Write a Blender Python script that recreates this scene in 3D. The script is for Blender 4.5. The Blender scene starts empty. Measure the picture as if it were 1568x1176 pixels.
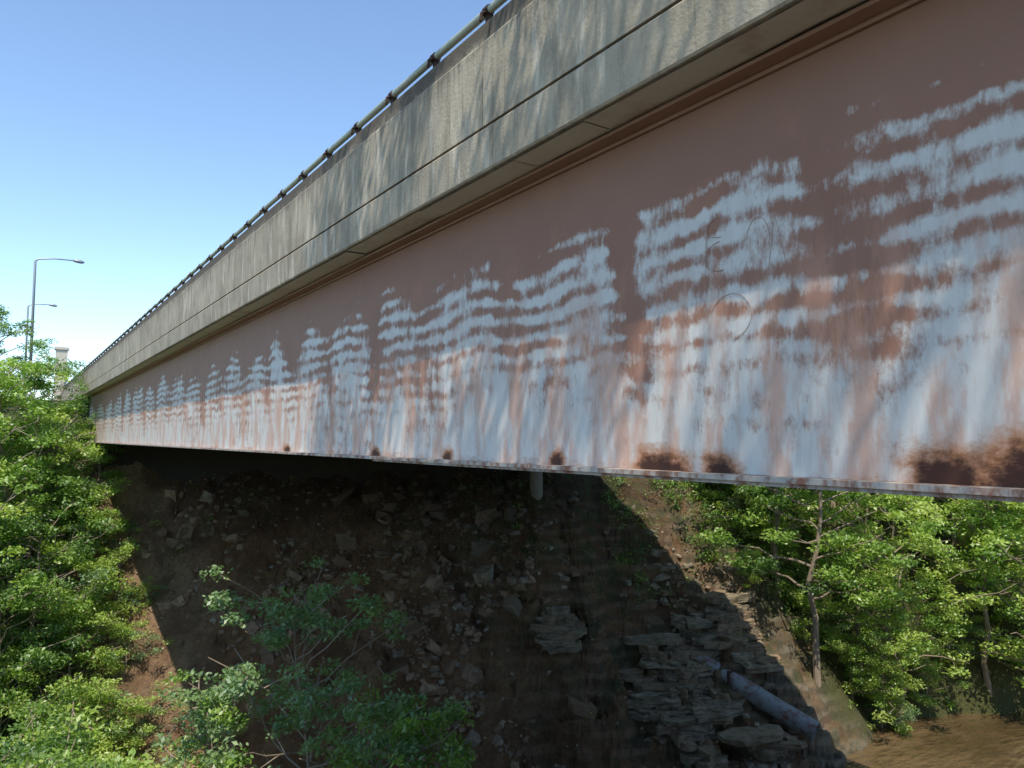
import bpy, math, numpy as np
from mathutils import Vector
rng=np.random.default_rng(7)
scene=bpy.context.scene
SUN=np.array([-.26,-.39,.88]); SUN/=np.linalg.norm(SUN)
# ---------------------------------------------------------------- noise
_tab=np.random.default_rng(3).random((256,256))
def vnoise(x,y):
    xi=np.floor(x).astype(int); yi=np.floor(y).astype(int)
    fx=x-xi; fy=y-yi; fx=fx*fx*(3-2*fx); fy=fy*fy*(3-2*fy)
    a=_tab[xi%256,yi%256]; b=_tab[(xi+1)%256,yi%256]; c=_tab[xi%256,(yi+1)%256]; d=_tab[(xi+1)%256,(yi+1)%256]
    return (a*(1-fx)+b*fx)*(1-fy)+(c*(1-fx)+d*fx)*fy
def fbm(x,y,o=4):
    r=0;a=.5
    for i in range(o):
        r=r+a*(vnoise(x+17*i,y+31*i)-.5); x=x*2.03; y=y*2.03; a*=.5
    return r
def sst(e0,e1,x):
    t=np.clip((x-e0)/(e1-e0),0,1); return t*t*(3-2*t)
# ---------------------------------------------------------------- mesh builder
class MB:
    def __init__(s): s.v=[];s.q=[];s.t=[];s.qm=[];s.tm=[];s.n=0
    def add(s,v,q=None,t=None,m=0):
        v=np.asarray(v,float).reshape(-1,3)
        if q is not None and len(q):
            q=np.asarray(q,int).reshape(-1,4)+s.n; s.q.append(q); s.qm.append(np.full(len(q),m))
        if t is not None and len(t):
            t=np.asarray(t,int).reshape(-1,3)+s.n; s.t.append(t); s.tm.append(np.full(len(t),m))
        s.v.append(v); s.n+=len(v)
    def box(s,a,b,m=0):
        x0,y0,z0=a;x1,y1,z1=b
        v=[(x0,y0,z0),(x1,y0,z0),(x1,y1,z0),(x0,y1,z0),(x0,y0,z1),(x1,y0,z1),(x1,y1,z1),(x0,y1,z1)]
        s.add(v,[(0,3,2,1),(4,5,6,7),(0,1,5,4),(1,2,6,5),(2,3,7,6),(3,0,4,7)],m=m)
    def tube(s,path,rad,sides=7,m=0,cap=True):
        P=np.asarray(path,float); n=len(P); rad=np.broadcast_to(rad,(n,))
        T=np.gradient(P,axis=0); T/=np.linalg.norm(T,axis=1)[:,None]+1e-9
        ref=np.array([0,0,1.]) if abs(T[0,2])<.9 else np.array([1.,0,0])
        A=np.cross(T,ref); A/=np.linalg.norm(A,axis=1)[:,None]+1e-9; B=np.cross(T,A)
        an=np.arange(sides)*2*math.pi/sides
        V=P[:,None]+rad[:,None,None]*(np.cos(an)[None,:,None]*A[:,None]+np.sin(an)[None,:,None]*B[:,None])
        q=[]
        for i in range(n-1):
            for j in range(sides):
                k=(j+1)%sides; q.append((i*sides+j,i*sides+k,(i+1)*sides+k,(i+1)*sides+j))
        V=V.reshape(-1,3); t=[]
        if cap:
            V=np.vstack([V,P[0],P[-1]]); c0=n*sides
            for j in range(sides):
                k=(j+1)%sides; t.append((c0,k,j)); t.append((c0+1,(n-1)*sides+j,(n-1)*sides+k))
        s.add(V,q,t,m=m)
    def leaves(s,C,size,m=0,up=.5,aspect=.5,r=rng):
        n=len(C)
        N=r.normal(size=(n,3)); N[:,2]=np.abs(N[:,2])+up; N/=np.linalg.norm(N,axis=1)[:,None]
        D=r.normal(size=(n,3)); D[:,2]-=.3; D-=N*(D*N).sum(1)[:,None]; D/=np.linalg.norm(D,axis=1)[:,None]
        S=np.cross(N,D); L=(size*r.uniform(.6,1.3,n))[:,None]; W=L*aspect*.5
        V=np.stack([C-D*L*.5, C-D*L*.05+S*W, C+D*L*.5, C-D*L*.05-S*W],1).reshape(-1,3)
        s.add(V,np.arange(4*n).reshape(-1,4),m=m)
    def mesh(s,name,mats,smooth=False,attrs=None):
        me=bpy.data.meshes.new(name); V=np.vstack(s.v)
        q=np.vstack(s.q) if s.q else np.zeros((0,4),int); t=np.vstack(s.t) if s.t else np.zeros((0,3),int)
        qm=np.concatenate(s.qm) if s.qm else np.zeros(0,int); tm=np.concatenate(s.tm) if s.tm else np.zeros(0,int)
        me.vertices.add(len(V)); me.vertices.foreach_set("co",V.ravel())
        me.loops.add(len(q)*4+len(t)*3); me.polygons.add(len(q)+len(t))
        me.loops.foreach_set("vertex_index",np.concatenate([q.ravel(),t.ravel()]).astype(np.int32))
        me.polygons.foreach_set("loop_start",np.concatenate([np.arange(len(q))*4,len(q)*4+np.arange(len(t))*3]).astype(np.int32))
        me.polygons.foreach_set("material_index",np.concatenate([qm,tm]).astype(np.int32))
        me.polygons.foreach_set("use_smooth",np.full(len(q)+len(t),smooth))
        for m in mats: me.materials.append(m)
        if attrs:
            for k,a in attrs.items():
                at=me.attributes.new(k,'FLOAT','POINT'); at.data.foreach_set("value",np.asarray(a,np.float32).ravel())
        me.update(calc_edges=True); me.validate()
        return me
    def obj(s,name,mats,parent=None,**k):
        o=bpy.data.objects.new(name,s.mesh(name,mats,**k)); scene.collection.objects.link(o)
        if parent: o.parent=parent
        return o
def empty(name):
    e=bpy.data.objects.new(name,None); scene.collection.objects.link(e); return e
# ---------------------------------------------------------------- node helper
class NT:
    def __init__(s,name):
        s.m=bpy.data.materials.new(name); s.m.use_nodes=True; s.t=s.m.node_tree; s.n=s.t.nodes; s.l=s.t.links
        s.bsdf=s.n['Principled BSDF']; s.out=s.n['Material Output']; s.co=s.n.new('ShaderNodeTexCoord').outputs['Object']
        s.bsdf.inputs['Specular IOR Level'].default_value=.25
    def put(s,sock,v):
        if isinstance(v,bpy.types.NodeSocket): s.l.new(v,sock)
        elif isinstance(v,(tuple,list)) and len(v)==3 and sock.type=='RGBA': sock.default_value=(*v,1)
        else: sock.default_value=v
    def math(s,op,a,b=0,c=None,clamp=False):
        n=s.n.new('ShaderNodeMath'); n.operation=op; n.use_clamp=clamp; s.put(n.inputs[0],a); s.put(n.inputs[1],b)
        if c is not None: s.put(n.inputs[2],c)
        return n.outputs[0]
    def map(s,scale,rot=(0,0,0),loc=(0,0,0)):
        n=s.n.new('ShaderNodeMapping'); s.l.new(s.co,n.inputs[0]); n.inputs['Scale'].default_value=scale; n.inputs['Rotation'].default_value=rot; n.inputs['Location'].default_value=loc
        return n.outputs[0]
    def noise(s,vec=None,scale=1,detail=4,rough=.55,dist=0):
        n=s.n.new('ShaderNodeTexNoise'); s.l.new(vec if vec is not None else s.co,n.inputs['Vector'])
        n.inputs['Scale'].default_value=scale; n.inputs['Detail'].default_value=detail; n.inputs['Roughness'].default_value=rough; n.inputs['Distortion'].default_value=dist
        return n.outputs['Fac']
    def step(s,x,a,b,lo=0,hi=1):
        n=s.n.new('ShaderNodeMapRange'); n.interpolation_type='SMOOTHSTEP'; s.put(n.inputs[0],x)
        for i,v in zip((1,2,3,4),(a,b,lo,hi)): s.put(n.inputs[i],v)
        return n.outputs[0]
    def mix(s,f,a,b,mode='MIX'):
        n=s.n.new('ShaderNodeMix'); n.data_type='RGBA'; n.blend_type=mode; s.put(n.inputs[0],f); s.put(n.inputs[6],a); s.put(n.inputs[7],b)
        return n.outputs[2]
    def attr(s,name):
        n=s.n.new('ShaderNodeAttribute'); n.attribute_name=name; return n.outputs['Fac']
    def rnd(s): return s.n.new('ShaderNodeNewGeometry').outputs['Random Per Island']
    def sep(s):
        n=s.n.new('ShaderNodeSeparateXYZ'); s.l.new(s.co,n.inputs[0]); return n.outputs
    def bump(s,h,strength=.5,dist=.02):
        n=s.n.new('ShaderNodeBump'); s.put(n.inputs['Height'],h); n.inputs['Strength'].default_value=strength; n.inputs['Distance'].default_value=dist
        s.l.new(n.outputs[0],s.bsdf.inputs['Normal'])
    def fin(s,col,rough=.85,metal=0):
        s.put(s.bsdf.inputs['Base Color'],col); s.put(s.bsdf.inputs['Roughness'],rough); s.bsdf.inputs['Metallic'].default_value=metal; return s.m
# ---------------------------------------------------------------- materials
def leafmat(name,c1,c2,c3):
    k=NT(name); r=k.rnd(); n=k.noise(scale=.55,detail=2)
    col=k.mix(r,c1,c2); col=k.mix(k.step(n,.4,.65),col,k.mix(r,c2,c3))
    d=k.n.new('ShaderNodeBsdfDiffuse'); tr=k.n.new('ShaderNodeBsdfTranslucent'); mx=k.n.new('ShaderNodeMixShader'); gl=k.n.new('ShaderNodeBsdfGlossy'); m2=k.n.new('ShaderNodeMixShader')
    k.l.new(col,d.inputs[0]); k.l.new(k.mix(1.0,col,(1.25,1.25,.6),'MULTIPLY'),tr.inputs[0]); mx.inputs[0].default_value=.42
    k.l.new(d.outputs[0],mx.inputs[1]); k.l.new(tr.outputs[0],mx.inputs[2]); gl.inputs['Roughness'].default_value=.45; m2.inputs[0].default_value=.05
    k.l.new(mx.outputs[0],m2.inputs[1]); k.l.new(gl.outputs[0],m2.inputs[2]); k.l.new(m2.outputs[0],k.out.inputs[0]); return k.m
leafA=leafmat('leaf_green',(.15,.29,.05),(.25,.41,.07),(.37,.52,.10))
leafB=leafmat('leaf_dark',(.08,.17,.04),(.14,.27,.06),(.23,.39,.09))
leafC=leafmat('leaf_yellowgreen',(.28,.42,.08),(.40,.55,.11),(.52,.62,.17))
leafD=leafmat('leaf_bluegreen',(.15,.26,.12),(.22,.35,.15),(.32,.45,.16))
k=NT('bark'); bark=k.fin(k.mix(k.noise(k.map((6,6,1)),3),(.16,.12,.085),(.40,.33,.25)))
# steel web
k=NT('pale_banded_oxide_paint'); X,Y,Z=k.sep()  # brown oxide paint with pale wavy bands and patches mixed over it
w=k.attr('white'); ru=k.attr('rust'); up=k.attr('upper')
wob=k.noise(k.map((1,.55,.4)),1.5,5,.62)
zz=k.math('ADD',Z,k.math('MULTIPLY',wob,.42))
st=k.math('SINE',k.math('MULTIPLY',zz,2*math.pi/.185))
sta=k.step(k.noise(k.map((1,1.3,1.3),loc=(0,7,2)),1.5,4,.6),.32,.62,.05,.40)
jag=k.noise(k.map((1,6,1.8),rot=(-.35,0,0)),2.4,6,.72)
jag2=k.noise(k.map((1,2.0,1.7)),2.6,6,.68)
jag3=k.noise(k.map((1,16,6),rot=(-.3,0,0)),2.0,5,.75)
v=k.math('ADD',w,k.math('MULTIPLY',k.math('MULTIPLY',st,sta),up))
v=k.math('ADD',v,k.math('MULTIPLY',k.math('SUBTRACT',jag,.5),1.15))
v=k.math('ADD',v,k.math('MULTIPLY',k.math('SUBTRACT',jag2,.5),1.8))
v=k.math('ADD',v,k.math('MULTIPLY',k.math('SUBTRACT',jag3,.5),.6))
white=k.step(v,.20,.84)
streak=k.noise(k.map((1,2.4,.65),rot=(-.5,0,0)),1.5,6,.68)
pink=k.step(streak,.43,.62)
lowf=k.step(Z,1.5,.6)
base=k.mix(k.noise(scale=1.3,detail=6,rough=.65),(.26,.128,.085),(.37,.20,.138))
base=k.mix(k.step(k.noise(scale=2.1,detail=5,rough=.65),.52,.7,0,.5),base,(.41,.205,.125))
base=k.mix(k.step(Z,1.5,2.3,0,.5),base,(.24,.14,.09))
pale=k.mix(k.noise(k.map((1,3,.8),rot=(-.3,0,0)),4,5,.65),(.56,.56,.51),(.80,.80,.75))
col=k.mix(k.math('MULTIPLY',white,.90),base,pale)
col=k.mix(k.math('MULTIPLY',k.math('MULTIPLY',pink,lowf),.72),col,(.58,.31,.205))
fine=k.noise(k.map((1,10,1.4),rot=(-.42,0,0)),1.5,5,.68)
col=k.mix(k.math('MULTIPLY',k.math('MULTIPLY',k.step(fine,.48,.7),lowf),.32),col,(.48,.30,.215))
rr=k.math('ADD',ru,k.math('MULTIPLY',k.math('SUBTRACT',k.noise(k.map((1,1,1.6)),5,7,.75),.5),1.5))
rr=k.math('MULTIPLY',rr,k.step(ru,.02,.2))
col=k.mix(k.step(rr,.10,.7,0,.9),col,(.40,.165,.065)); col=k.mix(k.step(rr,.50,.9),col,(.06,.025,.016))
k.bump(k.noise(scale=40,detail=3),.15,.004); webmat=k.fin(col,.62)
k=NT('flange_paint'); n=k.noise(k.map((1,2,1)),4,5,.7)
flmat=k.fin(k.mix(k.step(n,.42,.62),(.44,.41,.36),(.24,.12,.08)),.7)
k=NT('girder_brown'); brown=k.fin(k.mix(k.noise(scale=3,detail=6),(.25,.145,.105),(.36,.225,.165)),.7)
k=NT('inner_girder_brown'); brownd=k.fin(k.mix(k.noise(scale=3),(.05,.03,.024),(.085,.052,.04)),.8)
k=NT('scratched_line'); scr=k.fin((.46,.32,.25),.8)
# concrete
def concrete(name,a,b,dark):
    k=NT(name); X,Y,Z=k.sep()
    c=k.mix(k.step(k.noise(scale=1.1,detail=7,rough=.68),.3,.7),a,b)
    s1=k.noise(k.map((1,3.0,.5),rot=(-.22,0,0)),1.6,6,.7); c=k.mix(k.step(s1,.46,.70,0,.6),c,dark)
    s2=k.noise(k.map((1,4,.7),rot=(-.35,0,0),loc=(3,5,1)),1.5,5,.65); c=k.mix(k.step(s2,.53,.68,0,.75),c,(.64,.57,.45))
    s3=k.noise(k.map((1,20,.35)),1.4,5,.65); c=k.mix(k.step(s3,.57,.70,0,.45),c,(.14,.12,.09))
    mold=k.noise(k.map((1,1.2,1.5)),2.4,6,.75); top=k.step(k.math('ADD',Z,k.math('MULTIPLY',mold,.6)),3.80,4.12)
    c=k.mix(k.math('MULTIPLY',top,.9),c,(.085,.07,.055))
    run=k.noise(k.map((1,9,.15)),1.3,5,.7); tf=k.step(Z,3.15,3.78); c=k.mix(k.math('MULTIPLY',k.step(run,.48,.64,0,.75),tf),c,(.12,.105,.08))
    sp=k.noise(scale=55,detail=3); c=k.mix(k.step(sp,.58,.75,0,.3),c,(.14,.12,.09))
    k.bump(k.math('ADD',k.noise(scale=30,detail=6),k.noise(k.map((1,1,.1)),8,2)),.45,.014); return k.fin(c,.9)
conc=concrete('weathered_concrete',(.31,.27,.20),(.48,.42,.315),(.20,.175,.13))
k=NT('soffit_concrete'); c=k.mix(k.noise(k.map((1,.5,1)),2.2,6,.65),(.46,.42,.35),(.66,.61,.51)); c=k.mix(k.step(k.noise(scale=1.1,detail=6,rough=.7),.53,.66,0,.6),c,(.38,.27,.20)); soff=k.fin(c,.9)
k=NT('abutment_shade_concrete'); abm=k.fin(k.mix(k.noise(scale=1.5,detail=6),(.035,.03,.026),(.06,.05,.045)))  # concrete taken near black, deep under-deck shade put into its colour
k=NT('pier_concrete'); pierm=k.fin(k.mix(k.noise(k.map((1,1,.3)),2.5,6),(.18,.17,.15),(.32,.30,.26)))
k=NT('galvanised_rail'); rail=k.fin(k.mix(k.noise(scale=5,detail=5,rough=.7),(.28,.32,.25),(.50,.53,.43)),.5,.2)
k=NT('rusty_bracket'); brk=k.fin((.05,.03,.025),.8)
k=NT('dark_gap'); gap=k.fin((.03,.028,.025),1)
k=NT('asphalt'); asph=k.fin(k.mix(k.noise(scale=20),(.045,.045,.045),(.065,.063,.06)),.9)
k=NT('line_paint'); linep=k.fin((.7,.7,.66),.7)
# ground
k=NT('bank_soil'); d=k.attr('dirt'); rk=k.attr('rocky'); shd=k.attr('deck_shade'); n1=k.noise(scale=.5,detail=9,rough=.68); n2=k.noise(scale=5,detail=7,rough=.72)
c=k.mix(k.step(n1,.38,.62),(.28,.17,.098),(.50,.335,.20)); c=k.mix(k.step(n2,.45,.65,0,.7),c,(.22,.14,.09))
X,Y,Z=k.sep(); strat=k.math('SINE',k.math('MULTIPLY',k.math('ADD',Z,k.math('MULTIPLY',n1,1.4)),10))
gr=k.mix(k.step(strat,-.4,.8),(.19,.165,.12),(.36,.31,.23)); c=k.mix(k.math('MULTIPLY',rk,k.step(k.noise(scale=1.0,detail=6,rough=.7),.36,.60)),c,gr)
c=k.mix(shd,c,k.mix(1.0,c,(.82,.70,.58),'MULTIPLY'))  # under-deck shade multiplied into the soil colour
c=k.mix(k.math('MULTIPLY',shd,k.step(Z,-7,-2.2,0,.8)),c,(.05,.034,.024))  # painted shade deepens up the bank towards the deck underside
moss=k.math('MULTIPLY',rk,k.step(k.noise(scale=.8,detail=6,rough=.7),.48,.62,0,.65)); c=k.mix(moss,c,(.075,.105,.04))
g=k.mix(n2,(.07,.10,.025),(.19,.18,.08)); g=k.mix(k.step(k.math('ADD',k.math('MULTIPLY',Y,1.0),k.math('MULTIPLY',n1,3)),14,10),g,(.34,.27,.19)); c=k.mix(k.math('SUBTRACT',1,d),c,g)
k.bump(k.math('ADD',n2,k.noise(scale=20,detail=5,rough=.7)),1.0,.16); soil=k.fin(c,.95)
k=NT('rock'); r=k.rnd(); X,Y,Z=k.sep(); east=k.step(X,14,27,.08,.7)
warm=k.mix(r,(.17,.11,.068),(.42,.29,.18)); cool=k.mix(r,(.20,.18,.135),(.42,.37,.28))
c=k.mix(k.math('LESS_THAN',k.math('FRACT',k.math('MULTIPLY',r,7.3)),east),warm,cool); c=k.mix(k.step(k.noise(scale=3,detail=6,rough=.7),.40,.60,0,.85),c,(.22,.145,.09))
c=k.mix(k.math('MULTIPLY',k.step(X,7,12),k.step(Z,-7.5,-2.5,0,.7)),c,(.05,.036,.026))  # rock colour darkened below the deck to paint in its shade
k.bump(k.noise(scale=12,detail=6),.7,.06); rockm=k.fin(c,.92)
k=NT('shale'); X,Y,Z=k.sep(); n=k.noise(scale=2,detail=7,rough=.7); lam=k.noise(k.map((.9,.9,6)),1.6,6,.72); r=k.rnd()
c=k.mix(k.step(lam,.36,.64),(.17,.14,.095),(.38,.32,.23)); c=k.mix(k.step(r,.5,.55,0,.5),c,(.32,.22,.13)); c=k.mix(k.step(n,.48,.62,0,.8),c,(.16,.13,.07)); k.bump(k.math('ADD',lam,n),1.0,.15); shale=k.fin(c,.92)
k=NT('muddy_water'); n=k.noise(k.map((.7,1.6,1),rot=(0,0,.46)),1.4,2,.5); k.bump(n,.55,.5); water=k.fin(k.mix(k.step(k.noise(scale=.25,detail=4),.35,.65),(.075,.05,.024),(.14,.095,.05)),.04); k.bsdf.inputs['Specular IOR Level'].default_value=1.0
k=NT('steel_pipe'); c=k.mix(k.step(k.noise(scale=2.5,detail=6,rough=.7),.46,.64),(.24,.26,.26),(.19,.10,.075)); pipem=k.fin(c,.55)
k=NT('lamp_metal'); lampm=k.fin((.34,.36,.38),.45,.5)
# ---------------------------------------------------------------- terrain
def st_(X,Y): return .45*X+.89*Y, .89*X-.45*Y
def H(X,Y,det=True):
    X=np.asarray(X,float);Y=np.asarray(Y,float); s,t=st_(X,Y)
    big=fbm(X*.09+3,Y*.09+9,3)
    s0=31.0+3.2*sst(15,30,t)+2.6*sst(33,38,X)+2.0*sst(-4,-10,t)+big*3
    zf=-15.6+np.clip((s-s0)/(44-s0),0,1)*13.9+np.clip((s-44)/9,0,1)*4.2+np.clip((s-60)/150,0,1)*12*sst(30,45,X)
    zn=-15.6+np.clip((22+big*3-s)/22,0,1)*13.9+np.clip((-s-14)/9,0,1)*4.1
    z=np.maximum(zf,zn)
    bank=sst(30,33,s)*sst(46,43.5,s)*(1-sst(33,37,X)*sst(38,36,s))
    roadf=sst(-1,3,X)*sst(31,28,X)*np.maximum(sst(44,50,s),sst(-14,-22,s))
    if det:
        a=fbm(X*.22,Y*.22,3)*3.0+fbm(X*1.1+5,Y*1.1,4)*1.1
        gl=np.abs(fbm(t*.33+2,s*.07,3))*2-.35; a=a+gl*1.5
        z=z+bank*a+(1-bank)*fbm(X*.2,Y*.2,3)*.8*(1-roadf)
        rk=sst(17,21,X)*sst(37,33,X)*bank*sst(-3.5,-6,z)
        zs=z+.9*fbm(X*.6,Y*.6,3); q=.85; f=zs/q-np.floor(zs/q); z=z*(1-rk)+rk*((np.floor(zs/q)+sst(.5,.98,f))*q-.5*fbm(X*.6,Y*.6,3))
        z=z+1.5*np.exp(-((X-24.3)**2+(Y-33.2)**2)/6)
    return z
def graded(lo,hi,step,far,g=1.16):
    a=list(np.arange(lo,hi,step)); s=step
    while a[-1]<far: s*=g; a.append(a[-1]+s)
    s=step
    while a[0]>-far: s*=g; a.insert(0,a[0]-s)
    return np.array(a)
gx=graded(-4,40,.15,900); gy=graded(14,50,.15,900)
GX,GY=np.meshgrid(gx,gy,indexing='ij'); GZ=H(GX,GY)
nx,ny=GX.shape; idx=np.arange(nx*ny).reshape(nx,ny)
q=np.stack([idx[:-1,:-1],idx[1:,:-1],idx[1:,1:],idx[:-1,1:]],-1).reshape(-1,4)
S,T=st_(GX,GY)
GZ=GZ+sst(30,33,S)*sst(46,43,S)*sst(2,6,GX)*sst(36,32,GX)*fbm(GX*3.1,GY*3.1,3)*.5
dirt=sst(29,31,S)*sst(47,44,S)*sst(1.0,5,GX+fbm(GX*.4,GY*.4)*5)*sst(37,31,GX+fbm(GX*.4,GY*.4)*8)
dirt=np.maximum(dirt,.8*sst(30,31,S)*sst(36,34,S)*sst(30,34,GX))
rocky=sst(16,24,GX+fbm(GX*.5,GY*.5)*8)
deck_shade=sst(6,10,GX+fbm(GX*.5,GY*.5)*3)*sst(33,29,GX-.15*(GY-30))  # mask for the shade painted into soil within the bridge footprint
mb=MB(); mb.add(np.stack([GX,GY,GZ],-1),q); mb.obj('ground',[soil],smooth=False,attrs={'dirt':dirt,'rocky':rocky,'deck_shade':deck_shade})
mb=MB(); A=[]
for (s_,t_) in ((14,-300),(40,-300),(40,400),(14,400)):
    A.append(((.45*s_+.89*t_)/.9946,(.89*s_-.45*t_)/.9946,-14.7))
mb.add(A,[(0,3,2,1)]); mb.obj('stream_water',[water])
# ---------------------------------------------------------------- rubble
PA=np.array([28.85,25.5,-11.2]); PB=np.array([30.55,21.15,-13.1])
def nearpipe(X,Y):
    d=PB[:2]-PA[:2]; L=np.linalg.norm(d); d=d/L; u=(X-PA[0])*d[0]+(Y-PA[1])*d[1]; w_=np.abs((X-PA[0])*d[1]-(Y-PA[1])*d[0]); return (u>-.2)&(u<L+1)&(w_<1.0)
def rocks(mb,N,xr,sr,smin,smax,seed,pw=3.0,lo=.42,hi=.66,bg=.06,sink=-.05,ic=.6):
    r=np.random.default_rng(seed)
    phi=(1+5**.5)/2
    ico=np.array([(-1,phi,0),(1,phi,0),(-1,-phi,0),(1,-phi,0),(0,-1,phi),(0,1,phi),(0,-1,-phi),(0,1,-phi),(phi,0,-1),(phi,0,1),(-phi,0,-1),(-phi,0,1)])/1.9
    it=np.array([(0,11,5),(0,5,1),(0,1,7),(0,7,10),(0,10,11),(1,5,9),(5,11,4),(11,10,2),(10,7,6),(7,1,8),(3,9,4),(3,4,2),(3,2,6),(3,6,8),(3,8,9),(4,9,5),(2,4,11),(6,2,10),(8,6,7),(9,8,1)])
    cube=np.array([(-1,-1,-1),(1,-1,-1),(1,1,-1),(-1,1,-1),(-1,-1,1),(1,-1,1),(1,1,1),(-1,1,1)])*.75
    cq=np.array([(0,3,2,1),(4,5,6,7),(0,1,5,4),(1,2,6,5),(2,3,7,6),(3,0,4,7)])
    X=r.uniform(*xr,N*4); s=r.uniform(*sr,N*4); Y=(s-.45*X)/.89
    den=fbm(X*.3+40,Y*.3+11,4)*1.5+.5; keep=r.random(N*4)<(sst(lo,hi,den)+bg)
    keep&=~nearpipe(X,Y)
    X=X[keep][:N];Y=Y[keep][:N]; Zg=H(X,Y)
    for i in range(len(X)):
        sz=smin*(smax/smin)**(r.random()**pw)
        sc=sz*r.uniform(.55,1.15,3); sc[2]*=.7
        a=r.uniform(0,6.28); b=r.normal()*.45; ca,sa,cb,sb=math.cos(a),math.sin(a),math.cos(b),math.sin(b)
        R=np.array([[ca,-sa*cb,sa*sb],[sa,ca*cb,-ca*sb],[0,sb,cb]])
        B=(ico if r.random()<ic else cube); V=(B+r.normal(size=B.shape)*.2)*sc*.5
        V=V@R.T+np.array([X[i],Y[i],Zg[i]+sz*sink])
        if len(B)==12: mb.add(V,t=it)
        else: mb.add(V,cq)
mb=MB()
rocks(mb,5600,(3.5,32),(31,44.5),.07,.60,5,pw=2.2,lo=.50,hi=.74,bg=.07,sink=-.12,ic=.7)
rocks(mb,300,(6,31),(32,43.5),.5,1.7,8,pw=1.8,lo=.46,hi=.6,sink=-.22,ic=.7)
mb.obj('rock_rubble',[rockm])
# layered shale outcrop on the lower right of the bank
mb=MB(); r=np.random.default_rng(31)
for i in range(300):
    X0=r.uniform(22.5,31.0); s=32.3+5.2*r.random(); Y0=(s-.45*X0)/.89
    if nearpipe(np.array([X0]),np.array([Y0]))[0]: continue
    if fbm(np.array([X0*.45+8]),np.array([Y0*.45]),3)[0]<-.04: continue
    z0=float(H(np.array([X0]),np.array([Y0]))[0])-.18; ox=0; ya=r.normal(0,.22); ca,sa=math.cos(ya),math.sin(ya)
    tx,ty=.89*ca+.45*sa,-.45*ca+.89*sa; nx_,ny_=-ty,tx; dip=r.normal(.03,.06)
    for l in range(r.integers(1,4)):
        Lh=.25*(6)**r.random(); Wd=r.uniform(.3,.7); th=r.uniform(.08,.42); n=12; an=np.linspace(0,2*math.pi,n,endpoint=False)
        ex=np.sign(np.cos(an))*np.abs(np.cos(an))**.5*Lh*(1+r.normal(0,.14,n)); ey=np.sign(np.sin(an))*np.abs(np.sin(an))**.5*Wd*(1+r.normal(0,.2,n))
        cx=X0+ox*tx+l*.06; cy=Y0+ox*ty+l*.12
        px=cx+ex*tx+ey*nx_; py=cy+ex*ty+ey*ny_; tilt=ex*dip
        jt=r.normal(0,.05,(n,3))
        V=np.vstack([np.c_[px,py,z0+tilt],np.c_[px,py,z0+th+tilt]+jt,[[cx,cy,z0+th]]])
        mb.add(V,[(a,(a+1)%n,n+(a+1)%n,n+a) for a in range(n)],[(n+a,n+(a+1)%n,2*n) for a in range(n)]); z0+=th+r.uniform(-.02,.02); ox+=r.normal(0,.25)
mb.obj('shale_outcrop',[shale])
# ---------------------------------------------------------------- bridge
br=empty('highway_bridge')
D=3.95; ZB=-.235; ZT=2.37; YA,YB=-24.,50.; XF=27.1
ys=np.concatenate([np.arange(YA,0,.3),np.arange(0,14,.04),np.arange(14,YB,.12),[YB]]); zs=np.linspace(ZB,ZT,60)
yy,zg=np.meshgrid(ys,zs,indexing='ij')
gaps=np.array([-.7,.6,2.42,4.26,5.95,7.67,9.2,10.8,12.4,13.9,15.6,17.5,19.4,21.6,24,26.5,29,32,35,38.5,42]); 
g=np.zeros_like(yy)
for i,a in enumerate(gaps):
    wd=.12+.008*a+.07*((i*7)%3); a2=a+.16*(zg-1)+.5*fbm(zg*1.1+i*9,zg*0+i,3)
    g=np.maximum(g,np.exp(-((yy-a2)/wd)**2)*(.6+.4*((i*5)%3==0)))
topz=1.86+.9*fbm(yy*1.1,yy*0+2,4)-.35*g
upf=sst(-.2,1.0,zg+.7*fbm(yy*.7,zg*.9+7,3))
wm=.98-.32*upf-.6*g*sst(-.1,.8,zg)-1.2*sst(topz-.45,topz+.2,zg)+.9*fbm(yy*.8+9,zg*1.1,4)
rust=np.zeros_like(yy)
for (a,wd,hh) in ((12.7,.24,.08),(9.05,.17,.07),(7.15,.14,.08),(5.2,.12,.09),(3.95,.32,.10),(3.4,.18,.09),(1.95,.24,.13),(1.6,.3,.15),(.9,.3,.2)):
    rust=np.maximum(rust,1.1*np.exp(-((yy-a)/wd)**2)*sst(hh*2.6,.0,(zg-ZB))**.9)
rust=np.maximum(rust,(.28+.6*fbm(yy*1.5,yy*0,3))*sst(.11,0,zg-ZB))
n0,n1=yy.shape; idx=np.arange(n0*n1).reshape(n0,n1)
q=np.stack([idx[:-1,:-1],idx[:-1,1:],idx[1:,1:],idx[1:,:-1]],-1).reshape(-1,4)
mb=MB(); xx=D+.008*np.sin(yy*1.7)*np.sin((zg-ZB)/(ZT-ZB)*math.pi)
mb.add(np.stack([xx,yy,zg],-1),q); mb.obj('girder_web',[webmat],br,smooth=True,attrs={'white':wm,'rust':rust,'upper':upf})
mb=MB(); mb.box((D+.012,YA,ZB),(D+.03,YB,ZT)); mb.obj('girder_web_back',[brownd],br)
mb=MB()
mb.box((D-.13,YA,ZB-.035),(D+.22,YB,ZB-.001)); mb.box((D-.10,YA,ZB-.06),(D+.19,8.9,ZB-.037))
mb.obj('girder_bottom_flange',[flmat],br)
mb=MB(); mb.box((D-.15,YA,ZT-.028),(D+.2,YB,ZT-.002)); mb.box((D-.03,YA,ZT-.06),(D-.010,YB,ZT-.030)); mb.obj('girder_top_flange',[brown],br)
def wl(pts): return [(D-.009,a,b) for a,b in pts]
mb=MB()
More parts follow.
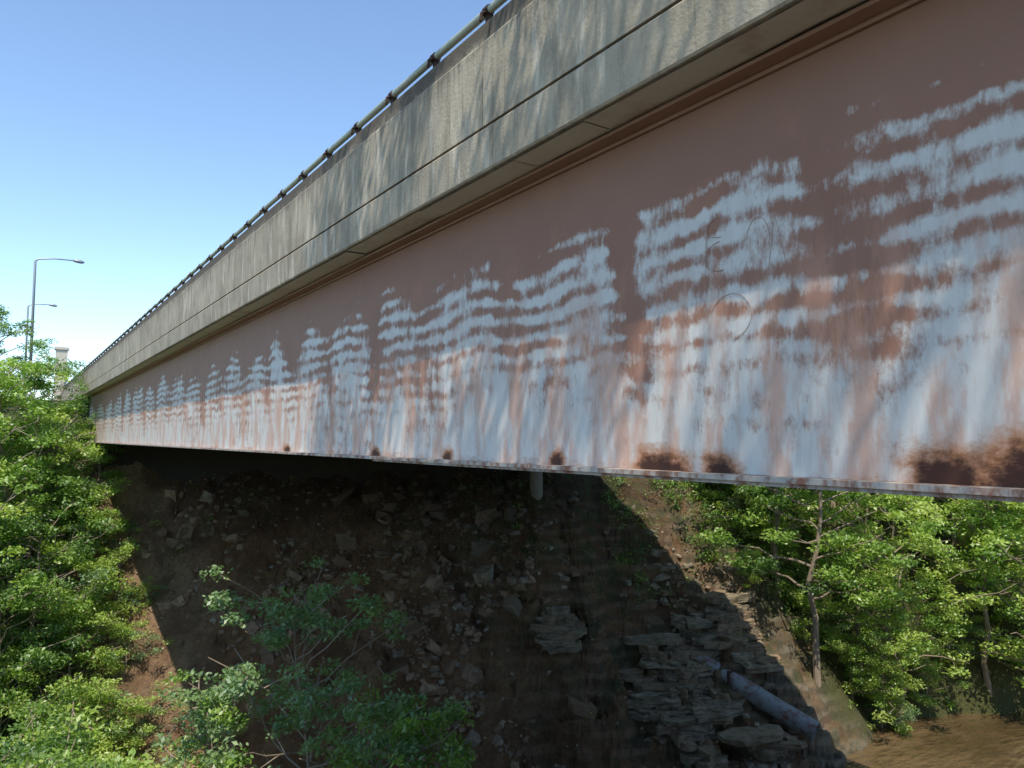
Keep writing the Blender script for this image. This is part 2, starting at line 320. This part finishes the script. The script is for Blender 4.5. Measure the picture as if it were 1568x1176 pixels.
def arc(cy,cz,ry,rz,a0,a1,n=22): return [(cy+ry*math.cos(a),cz+rz*math.sin(a)) for a in np.linspace(a0,a1,n)]
for P in (arc(3.28,.80,.17,.15,.3,4.6),arc(3.36,1.22,.13,.10,-1.8,1.6,14),[(3.49,1.10),(3.47,1.45)],arc(3.36,1.42,.11,.07,-1.7,1.6,12),arc(3.05,1.25,.09,.16,.2,3.6),[(2.98,1.02),(2.92,1.40),(2.84,1.06)]):
    mb.tube(wl(P),.002,4)
mb.obj('scratch_marks',[scr],br)
mb=MB()
for xg in np.arange(D+3,XF-1,3.0):
    mb.box((xg,YA,ZB),(xg+.02,YB,ZT)); mb.box((xg-.2,YA,ZB-.04),(xg+.2,YB,ZB-.002)); 
for yg in np.arange(-18,48,6.):
    for xg in np.arange(D+.05,XF-2,3.0):
        mb.tube([(xg,yg,ZB+.2),(xg+2.9,yg,ZT-.3)],.05,4); mb.tube([(xg,yg,ZT-.3),(xg+2.9,yg,ZB+.2)],.05,4); mb.tube([(xg,yg,ZB+.2),(xg+2.9,yg,ZB+.2)],.05,4)
mb.obj('inner_girders',[brownd],br)
mb=MB(); mb.box((3.62,YA,ZT+.06),(XF,YB,2.82)); mb.obj('deck_slab',[soff],br)
mb=MB(); r=np.random.default_rng(4); yq=YA
while yq<YB:
    L=r.uniform(.7,2.2); d=r.uniform(0,.016); x1=3.95-r.uniform(.02,.14)
    n=9; ye=np.linspace(yq+.002,yq+L-.002,n); xe=x1+r.normal(0,.014,n)
    V=np.vstack([np.c_[np.full(n,3.535),ye,np.full(n,ZT+.012+d)],np.c_[xe,ye,np.full(n,ZT+.012+d)],np.c_[xe,ye,np.full(n,ZT+.058)]])
    Q=[(i,i+1,n+i+1,n+i) for i in range(n-1)]+[(n+i,n+i+1,2*n+i+1,2*n+i) for i in range(n-1)]
    mb.add(V,Q); yq+=L
mb.obj('soffit_panels',[soff],br)
def prof(P,y0,y1,mb,m=0):
    n=len(P); P=np.array(P,float)
    V=np.vstack([np.c_[P[:,0],np.full(n,y0),P[:,1]],np.c_[P[:,0],np.full(n,y1),P[:,1]]])
    q=[(i,(i+1)%n,n+(i+1)%n,n+i) for i in range(n)]
    mb.add(V,q,m=m)
    for b in (0,n):
        mb.add(np.vstack([V[b:b+n],V[b:b+n].mean(0)]),t=[(n,(i+1)%n,i) for i in range(n)],m=m)
jy=np.arange(-24.3,70,5.0)
mb=MB()
par=[(3.50,2.835),(3.50,3.62),(3.515,3.65),(3.57,3.70),(3.575,3.88),(3.59,3.90),(3.93,3.90),(3.94,3.88),(3.97,3.2),(4.1,2.95),(4.1,2.835)]
for a in jy: prof(par,a+.008,a+4.992,mb)
mb.obj('parapet',[conc],br)
mb=MB(); mb.box((3.54,-24,2.80),(3.9,70,3.5)); mb.obj('joint_filler',[gap],br)
mb=MB(); prof([(3.515,2.41),(3.50,2.425),(3.49,2.79),(3.505,2.81),(3.61,2.81),(3.61,2.41)],YA,70,mb); mb.obj('slab_edge',[conc],br)
mb=MB()
for a in jy: prof([(XF+3.6-x,z) for x,z in par],a+.008,a+4.992,mb)
prof([(XF+3.6-x,z) for x,z in [(3.50,2.41),(3.50,2.81),(3.595,2.81),(3.595,2.41)]],YA,70,mb); mb.obj('far_parapet',[conc],br)
mb=MB(); yp=np.arange(YA,70,.5); mb.tube(np.c_[np.full(len(yp),3.66),yp,4.065+.004*np.sin(yp*2)],.040,10)
mb.obj('handrail_pipe',[rail],br,smooth=True)
mb=MB()
for a in np.arange(5.86-1.07*24,68,1.07):
    mb.box((3.62,a-.07,3.902),(3.76,a+.07,3.92)); mb.box((3.645,a-.03,3.92),(3.70,a+.03,4.03))
    mb.tube([(3.66,a-.045,4.065),(3.66,a+.045,4.065)],.051,8); mb.tube([(3.66,a,4.065),(3.585,a,4.02),(3.575,a,3.94)],.016,6)
mb.obj('handrail_brackets',[brk],br)
mb=MB(); mb.box((3.96,YA,2.823),(XF-.5,YB,2.90)); mb.obj('deck_asphalt',[asph],br)
def skew(s0,s1,t0,t1,z0,z1,mb):
    V=[]
    for z in (z0,z1):
        for s_,t_ in ((s0,t0),(s1,t0),(s1,t1),(s0,t1)): V.append(((.45*s_+.89*t_)/.9946,(.89*s_-.45*t_)/.9946,z))
    mb.add(V,[(0,3,2,1),(4,5,6,7),(0,1,5,4),(1,2,6,5),(2,3,7,6),(3,0,4,7)])
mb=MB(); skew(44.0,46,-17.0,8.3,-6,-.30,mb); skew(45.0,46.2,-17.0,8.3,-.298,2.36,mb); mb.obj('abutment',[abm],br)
mb=MB(); skew(40.9,41.9,4.9,8.4,-1.5,-.32,mb)
s_,t_=41.3,6.45; x=(.45*s_+.89*t_)/.9946; y=(.89*s_-.45*t_)/.9946; mb.tube([(x,y,-9),(x,y,-5),(x,y,-1.52)],.36,24)
mb.obj('pier_bent',[pierm],br)
mb=MB(); mb.box((3.98,YB+.02,2.2),(XF-.5,800,2.88)); mb.obj('road',[asph])
mb=MB()
for x in (4.6,15.2,15.5,XF-1.1): mb.box((x,YA,2.904),(x+.12,YB,2.908))
mb.obj('road_markings',[linep])
# ---------------------------------------------------------------- culvert pipe
pp=empty('drain_pipe'); a=PA; b=PB
mb=MB(); R=.43; d=(b-a)/np.linalg.norm(b-a)
mb.tube([a-d*1.0,a+(b-a)*.5,b],R,28,cap=False); mb.tube([b,a+(b-a)*.5,a],R-.03,28,cap=False)
for f in (.02,.45,.97): mb.tube([a+(b-a)*f-d*.04,a+(b-a)*f+d*.04],R+.03,28)if f<.9 else mb.tube([a+(b-a)*f,a+(b-a)*f+d*.06],R+.012,28,cap=False)
mb.obj('pipe_shell',[pipem],pp,smooth=True)
mb=MB(); c=a+(b-a)*.2; mb.tube([c+[-.5,-.2,-2.2],c+[-.5,-.2,.6]],.07,8); mb.tube([c+[.5,.1,-2.2],c+[.5,.1,.6]],.07,8); mb.tube([c+[-.55,-.2,.5],c+[.55,.1,.5]],.05,8); mb.obj('pipe_support',[brk],pp)
# ---------------------------------------------------------------- lamps
def lamp(x,y,top,arm):
    e=empty('street_lamp'); zb=float(H(np.array([x]),np.array([y]))[0])-.3
    mb=MB(); mb.tube([(x,y,zb),(x,y,zb+1.2)],.2,12); mb.tube([(x,y,zb+.5),(x,y,top-.25),(x+.2,y,top-.05),(x+arm*.5,y,top+.1),(x+arm,y,top+.12)],[.12,.09,.06,.05,.04],10); mb.obj('pole',[lampm],e,smooth=True)
    mb=MB(); mb.tube([(x+arm-.1,y,top+.12),(x+arm+.15,y,top+.12),(x+arm+.5,y,top+.08),(x+arm+.7,y,top+.05)],[.06,.14,.14,.05],8); mb.obj('lamp_head',[lampm],e,smooth=True)
lamp(1.25,65.8,13.4,2.5); lamp(1.3,92,13.8,1.9)
e=empty('concrete_pylon'); mb=MB(); mb.box((3.0,69.5,0),(3.8,70.3,7.0)); mb.box((2.9,69.4,7.0),(3.9,70.4,7.2)); mb.obj('shaft',[soff],e)
# ---------------------------------------------------------------- trees
def tree_mesh(name,seed,Ht,R,cb,leaf,nclump,nleaf,lm,tr,clr=(.4,.85),lean=.0):
    r=np.random.default_rng(seed); mb=MB(); n=9; z=np.linspace(0,Ht*.93,n)
    wx=np.cumsum(r.normal(0,Ht*.012,n)); wy=np.cumsum(r.normal(0,Ht*.012,n)); P=np.c_[wx-wx[0]+lean*z,wy-wy[0],z]; P[0,2]=-1
    mb.tube(P,np.linspace(tr,tr*.15,n)**1.0,8,0)
    C=[]; nb=int(nclump/3.2)
    for i in range(nb):
        f=cb+(1-cb)*((i+.5)/nb)**.9; h=f*Ht*.93; k_=np.array([np.interp(h,z,P[:,j]) for j in range(3)])
        rel=(f-cb)/(1-cb); L=R*(.55+.9*math.sin(math.pi*min(1,rel*.75+.22)))*.72*r.uniform(.6,1.25); a=i*2.4+r.normal()*.5
        up=r.uniform(.15,.55)+rel*.5; m=5; B=[k_]
        dr=np.array([math.cos(a),math.sin(a),up])
        for j in range(1,m+1): B.append(B[-1]+dr*L/m+r.normal(0,L*.035,3)+np.array([0,0,-.02*L*j/m]))
        B=np.array(B); mb.tube(B,np.linspace(tr*.38*(1.1-rel*.6),.012,m+1),5,0)
        for j in range(3):
            u=r.uniform(.3,1.02); p=np.array([np.interp(u*m,range(m+1),B[:,q_]) for q_ in range(3)])
            o=r.normal(0,R*.14,3); o[2]*=.7; C.append(p+o); mb.tube([p,p+o*.5,p+o],[.02,.015,.006],4,0)
    C.append(P[-1])
    for c in C:
        rc=r.uniform(*clr); nn=int(nleaf*r.uniform(.5,1.3)*(rc/np.mean(clr))**2); q_=r.normal(size=(nn,3)); q_/=np.linalg.norm(q_,axis=1)[:,None]; q_*=(r.random(nn)**.5)[:,None]
        mb.leaves(c+q_*rc*np.array([1,1,.5]),leaf,1 if r.random()<.72 else 2,r=r)
    return mb.mesh(name,[bark]+lm)
M={}
M['a']=tree_mesh('tree_a',1,12,3.6,.22,.19,95,140,[leafA,leafC],.17)
M['b']=tree_mesh('tree_b',2,13,3.2,.30,.19,85,140,[leafA,leafB],.17,lean=.05)
M['c']=tree_mesh('tree_c',3,11,3.9,.20,.20,100,130,[leafC,leafA],.15,lean=-.04)
M['d']=tree_mesh('tree_d',4,8,2.8,.10,.16,85,140,[leafB,leafA],.10)
M['e']=tree_mesh('shrub_e',5,4,2.2,.05,.15,50,130,[leafA,leafC],.06,clr=(.35,.7))
M['f']=tree_mesh('shrub_f',6,3.2,2.0,.05,.14,45,130,[leafC,leafD],.05,clr=(.35,.7))
M['g']=tree_mesh('tree_g',9,12.5,3.4,.34,.18,78,130,[leafC,leafA],.15,lean=.08)
def put(name,key,x,y,hgt,rot=None,zoff=-.2,zbase=None):
    o=bpy.data.objects.new(name,M[key]); scene.collection.objects.link(o); base={'a':12,'b':13,'c':11,'d':8,'e':4,'f':3.2,'g':12.5}[key]
    z=float(H(np.array([x]),np.array([y]))[0]) if zbase is None else zbase; s=hgt/base
    o.location=(x,y,z+zoff); o.scale=(s*rng.uniform(.9,1.15),)*2+(s,); o.rotation_euler=(0,0,rng.uniform(0,6.28) if rot is None else rot); return o
def xy(px,Zd):
    u=(px-784)/1150; return Zd*(.558+.83*u), Zd*(.83-.558*u)
for px,Zd,kk,h in ((1240,38,'b',14),(1185,41,'a',12.5),(1135,44,'c',11),(1300,41,'g',14),(1370,39.5,'g',13),(1430,43,'c',14),(1500,41.5,'g',14.5),(1560,43,'b',15),(1610,40,'c',13),
    (1050,48,'a',9),(1000,50,'c',7.5),(1090,52,'b',11),(1230,50,'a',14),(1340,50,'b',15),(1450,52,'a',15),(1560,52,'c',15),(1660,46,'a',13),(1700,55,'b',14),(1160,57,'c',13),(1300,62,'a',14),(1420,64,'c',15),(1540,66,'a',15),(955,55,'c',7),(1660,66,'c',15),(1110,49,'a',10),(1270,45,'c',12),(1400,47,'c',14),(1330,39.5,'c',8),(1480,46,'c',13)):
    x,y=xy(px,Zd); put('broadleaf_tree',kk,x,y,h)
for px,Zd,kk,h in ((1290,39,'e',3),(1340,39.5,'f',2.4),(1400,41,'e',3),(1460,42,'f',3),(1560,43,'e',3),(1230,40,'f',2.5),(1175,42,'e',3),(1130,43.5,'f',2.8),(1060,46,'e',3.2),(1015,46.5,'f',2.6),(960,48,'e',2.8),(930,47,'f',2.0),(1095,44.5,'e',3),(985,49,'e',3.5),(1150,40,'f',1.8)):
    x,y=xy(px,Zd); put('shrub',kk,x,y,h)
L=[(-1.2,43,'a',13.5),(.6,44.3,'c',11.3),(-2.6,38.5,'a',14),(1.0,44.5,'d',8),(-4,40,'c',14),(2.2,49,'d',6.3),(-.5,50,'b',9),(1.4,41,'d',8),(3.4,43.5,'e',4),(4.0,41.5,'f',3.2),(4.2,46.5,'e',3.3),(-8,44,'a',13),(0,38.5,'d',8),(2.8,39.5,'e',4.2),(-3,36,'d',8),(-7,37,'c',11),
   (1.8,36.5,'e',4.5),(3.9,37,'f',3.0),(.2,34.5,'e',4),(-2,33,'d',6),(4.9,39,'f',2.4),(3.6,34.9,'f',3.2),(-5,31,'d',7),(5.3,36.6,'f',2.0),(4.9,43.2,'f',2.2),(5.6,41.3,'f',1.4),(.9,46.5,'d',8.6)]
for x,y,kk,h in L: put('broadleaf_tree' if h>4.5 else 'shrub',kk,x,y,h)
for x,y,kk,h in ((-.6,21,'d',7.2),(.9,23.5,'d',7.0),(-1.6,17,'a',7.0),(1.9,26.5,'e',6),(-2,26,'c',9),(.9,28.5,'d',6.5),(2.6,24.5,'e',5.2),(4.1,28,'f',4.6)): put('broadleaf_tree',kk,x,y,h)
def sap(seed,x,y,top,R,nc,lm,lean=0):
    zb=float(H(np.array([x]),np.array([y]))[0]); h=top-zb
    me=tree_mesh('sapling_mesh',seed,h,R,.40,.15,nc,90,lm,.07,clr=(.25,.55),lean=lean); o=bpy.data.objects.new('sapling_tree',me); scene.collection.objects.link(o); o.location=(x,y,zb)
x,y=xy(475,20); sap(21,x,y,-3.9,2.6,110,[leafD,leafD]); x,y=xy(590,18.5); sap(24,x,y,-6.2,1.9,60,[leafD,leafA]); x,y=xy(690,18); sap(22,x,y,-6.3,1.6,50,[leafA,leafD]); x,y=xy(345,21); sap(23,x,y,-6.3,1.8,60,[leafD,leafA])
# overhanging tree behind the camera
r=np.random.default_rng(11); mb=MB(); base=np.array([-2.6,-3.5,-2.2])
tp=np.array([base,base+[.2,.2,3],base+[.5,.6,6],base+[1.0,1.4,9],base+[1.6,2.2,12]]); mb.tube(tp,[.32,.27,.22,.15,.06],10,0)
for i in range(92):
    c=np.array([r.uniform(-1.2,3.0),r.uniform(-7.0,7.3),r.uniform(6.8,10.2)])
    s_=tp[2]+(tp[3]-tp[2])*r.random(); m_=(s_+c)/2+r.normal(0,.3,3)+[0,0,.3]; mb.tube([s_,m_,c],[.06,.035,.01],5,0)
    rc=r.uniform(.35,.8); nn=int(620*rc**2); q_=r.normal(size=(nn,3)); q_/=np.linalg.norm(q_,axis=1)[:,None]; q_*=(r.random(nn)**.5)[:,None]
    mb.leaves(c+q_*rc*np.array([1,1,.45]),.12,1,r=r)
mb.obj('overhanging_tree',[bark,leafA])
r=np.random.default_rng(12); mb=MB()
def under(N,xr,sr,lm,hh,nl,leaf,dt=-.12):
    X=r.uniform(*xr,N); s=r.uniform(*sr,N); Y=(s-.45*X)/.89; Zg=H(X,Y)
    den=fbm(X*.3+4,Y*.3,3); kp=(den>dt)&~nearpipe(X,Y); X,Y,Zg=X[kp],Y[kp],Zg[kp]
    for x,y,z in zip(X,Y,Zg):
        rc=r.uniform(.3,.8); q_=r.normal(size=(nl,3))*.5; mb.leaves(np.array([x,y,z+r.uniform(0,hh)])+q_*rc*np.array([1,1,.7]),leaf,lm if r.random()<.7 else 1-lm,r=r)
under(520,(-16,4.2),(31,47),0,1.3,90,.16)
under(650,(36,75),(37.5,60),0,2.2,80,.20)
under(330,(31.5,40),(37.5,46),0,.9,60,.16)
under(190,(27.5,34),(38.5,46),0,.5,45,.13,-.05)
under(150,(22,31),(33,44),1,.25,35,.12,.0)
under(70,(5,14),(39,45),1,.3,35,.12,0)
under(800,(40,120),(60,80),0,6,70,.3)
mb.obj('undergrowth',[leafA,leafB])
# ---------------------------------------------------------------- light, sky, camera
w=bpy.data.worlds.new('World'); scene.world=w; w.use_nodes=True; nt=w.node_tree
sky=nt.nodes.new('ShaderNodeTexSky'); sky.sky_type='NISHITA'; sky.sun_disc=False
el=math.asin(SUN[2]); sky.sun_elevation=el; sky.sun_rotation=math.atan2(SUN[0],SUN[1])%(2*math.pi); sky.air_density=.85; sky.dust_density=.1; sky.ozone_density=2.6
mx=nt.nodes.new('ShaderNodeMix'); mx.data_type='RGBA'; mx.blend_type='MULTIPLY'; mx.inputs[0].default_value=1; mx.inputs[7].default_value=(1.95,1.95,1.86,1)
nt.links.new(sky.outputs[0],mx.inputs[6]); nt.links.new(mx.outputs[2],nt.nodes['Background'].inputs[0]); nt.nodes['Background'].inputs[1].default_value=.15
sl=bpy.data.lights.new('sun','SUN'); sl.energy=5; sl.angle=math.radians(.53); sl.color=(1,.91,.78); so=bpy.data.objects.new('sun',sl); scene.collection.objects.link(so)
so.rotation_euler=Vector(-SUN).to_track_quat('-Z','Y').to_euler()
cam=bpy.data.cameras.new('camera'); cam.lens=26.4; cam.sensor_width=36; cam.clip_start=.05; cam.clip_end=3000
co=bpy.data.objects.new('camera',cam); scene.collection.objects.link(co); co.rotation_euler=(math.radians(94.08),0,math.radians(-33.87)); scene.camera=co
scene.view_settings.view_transform='Standard'; scene.view_settings.look='None'; scene.view_settings.exposure=0
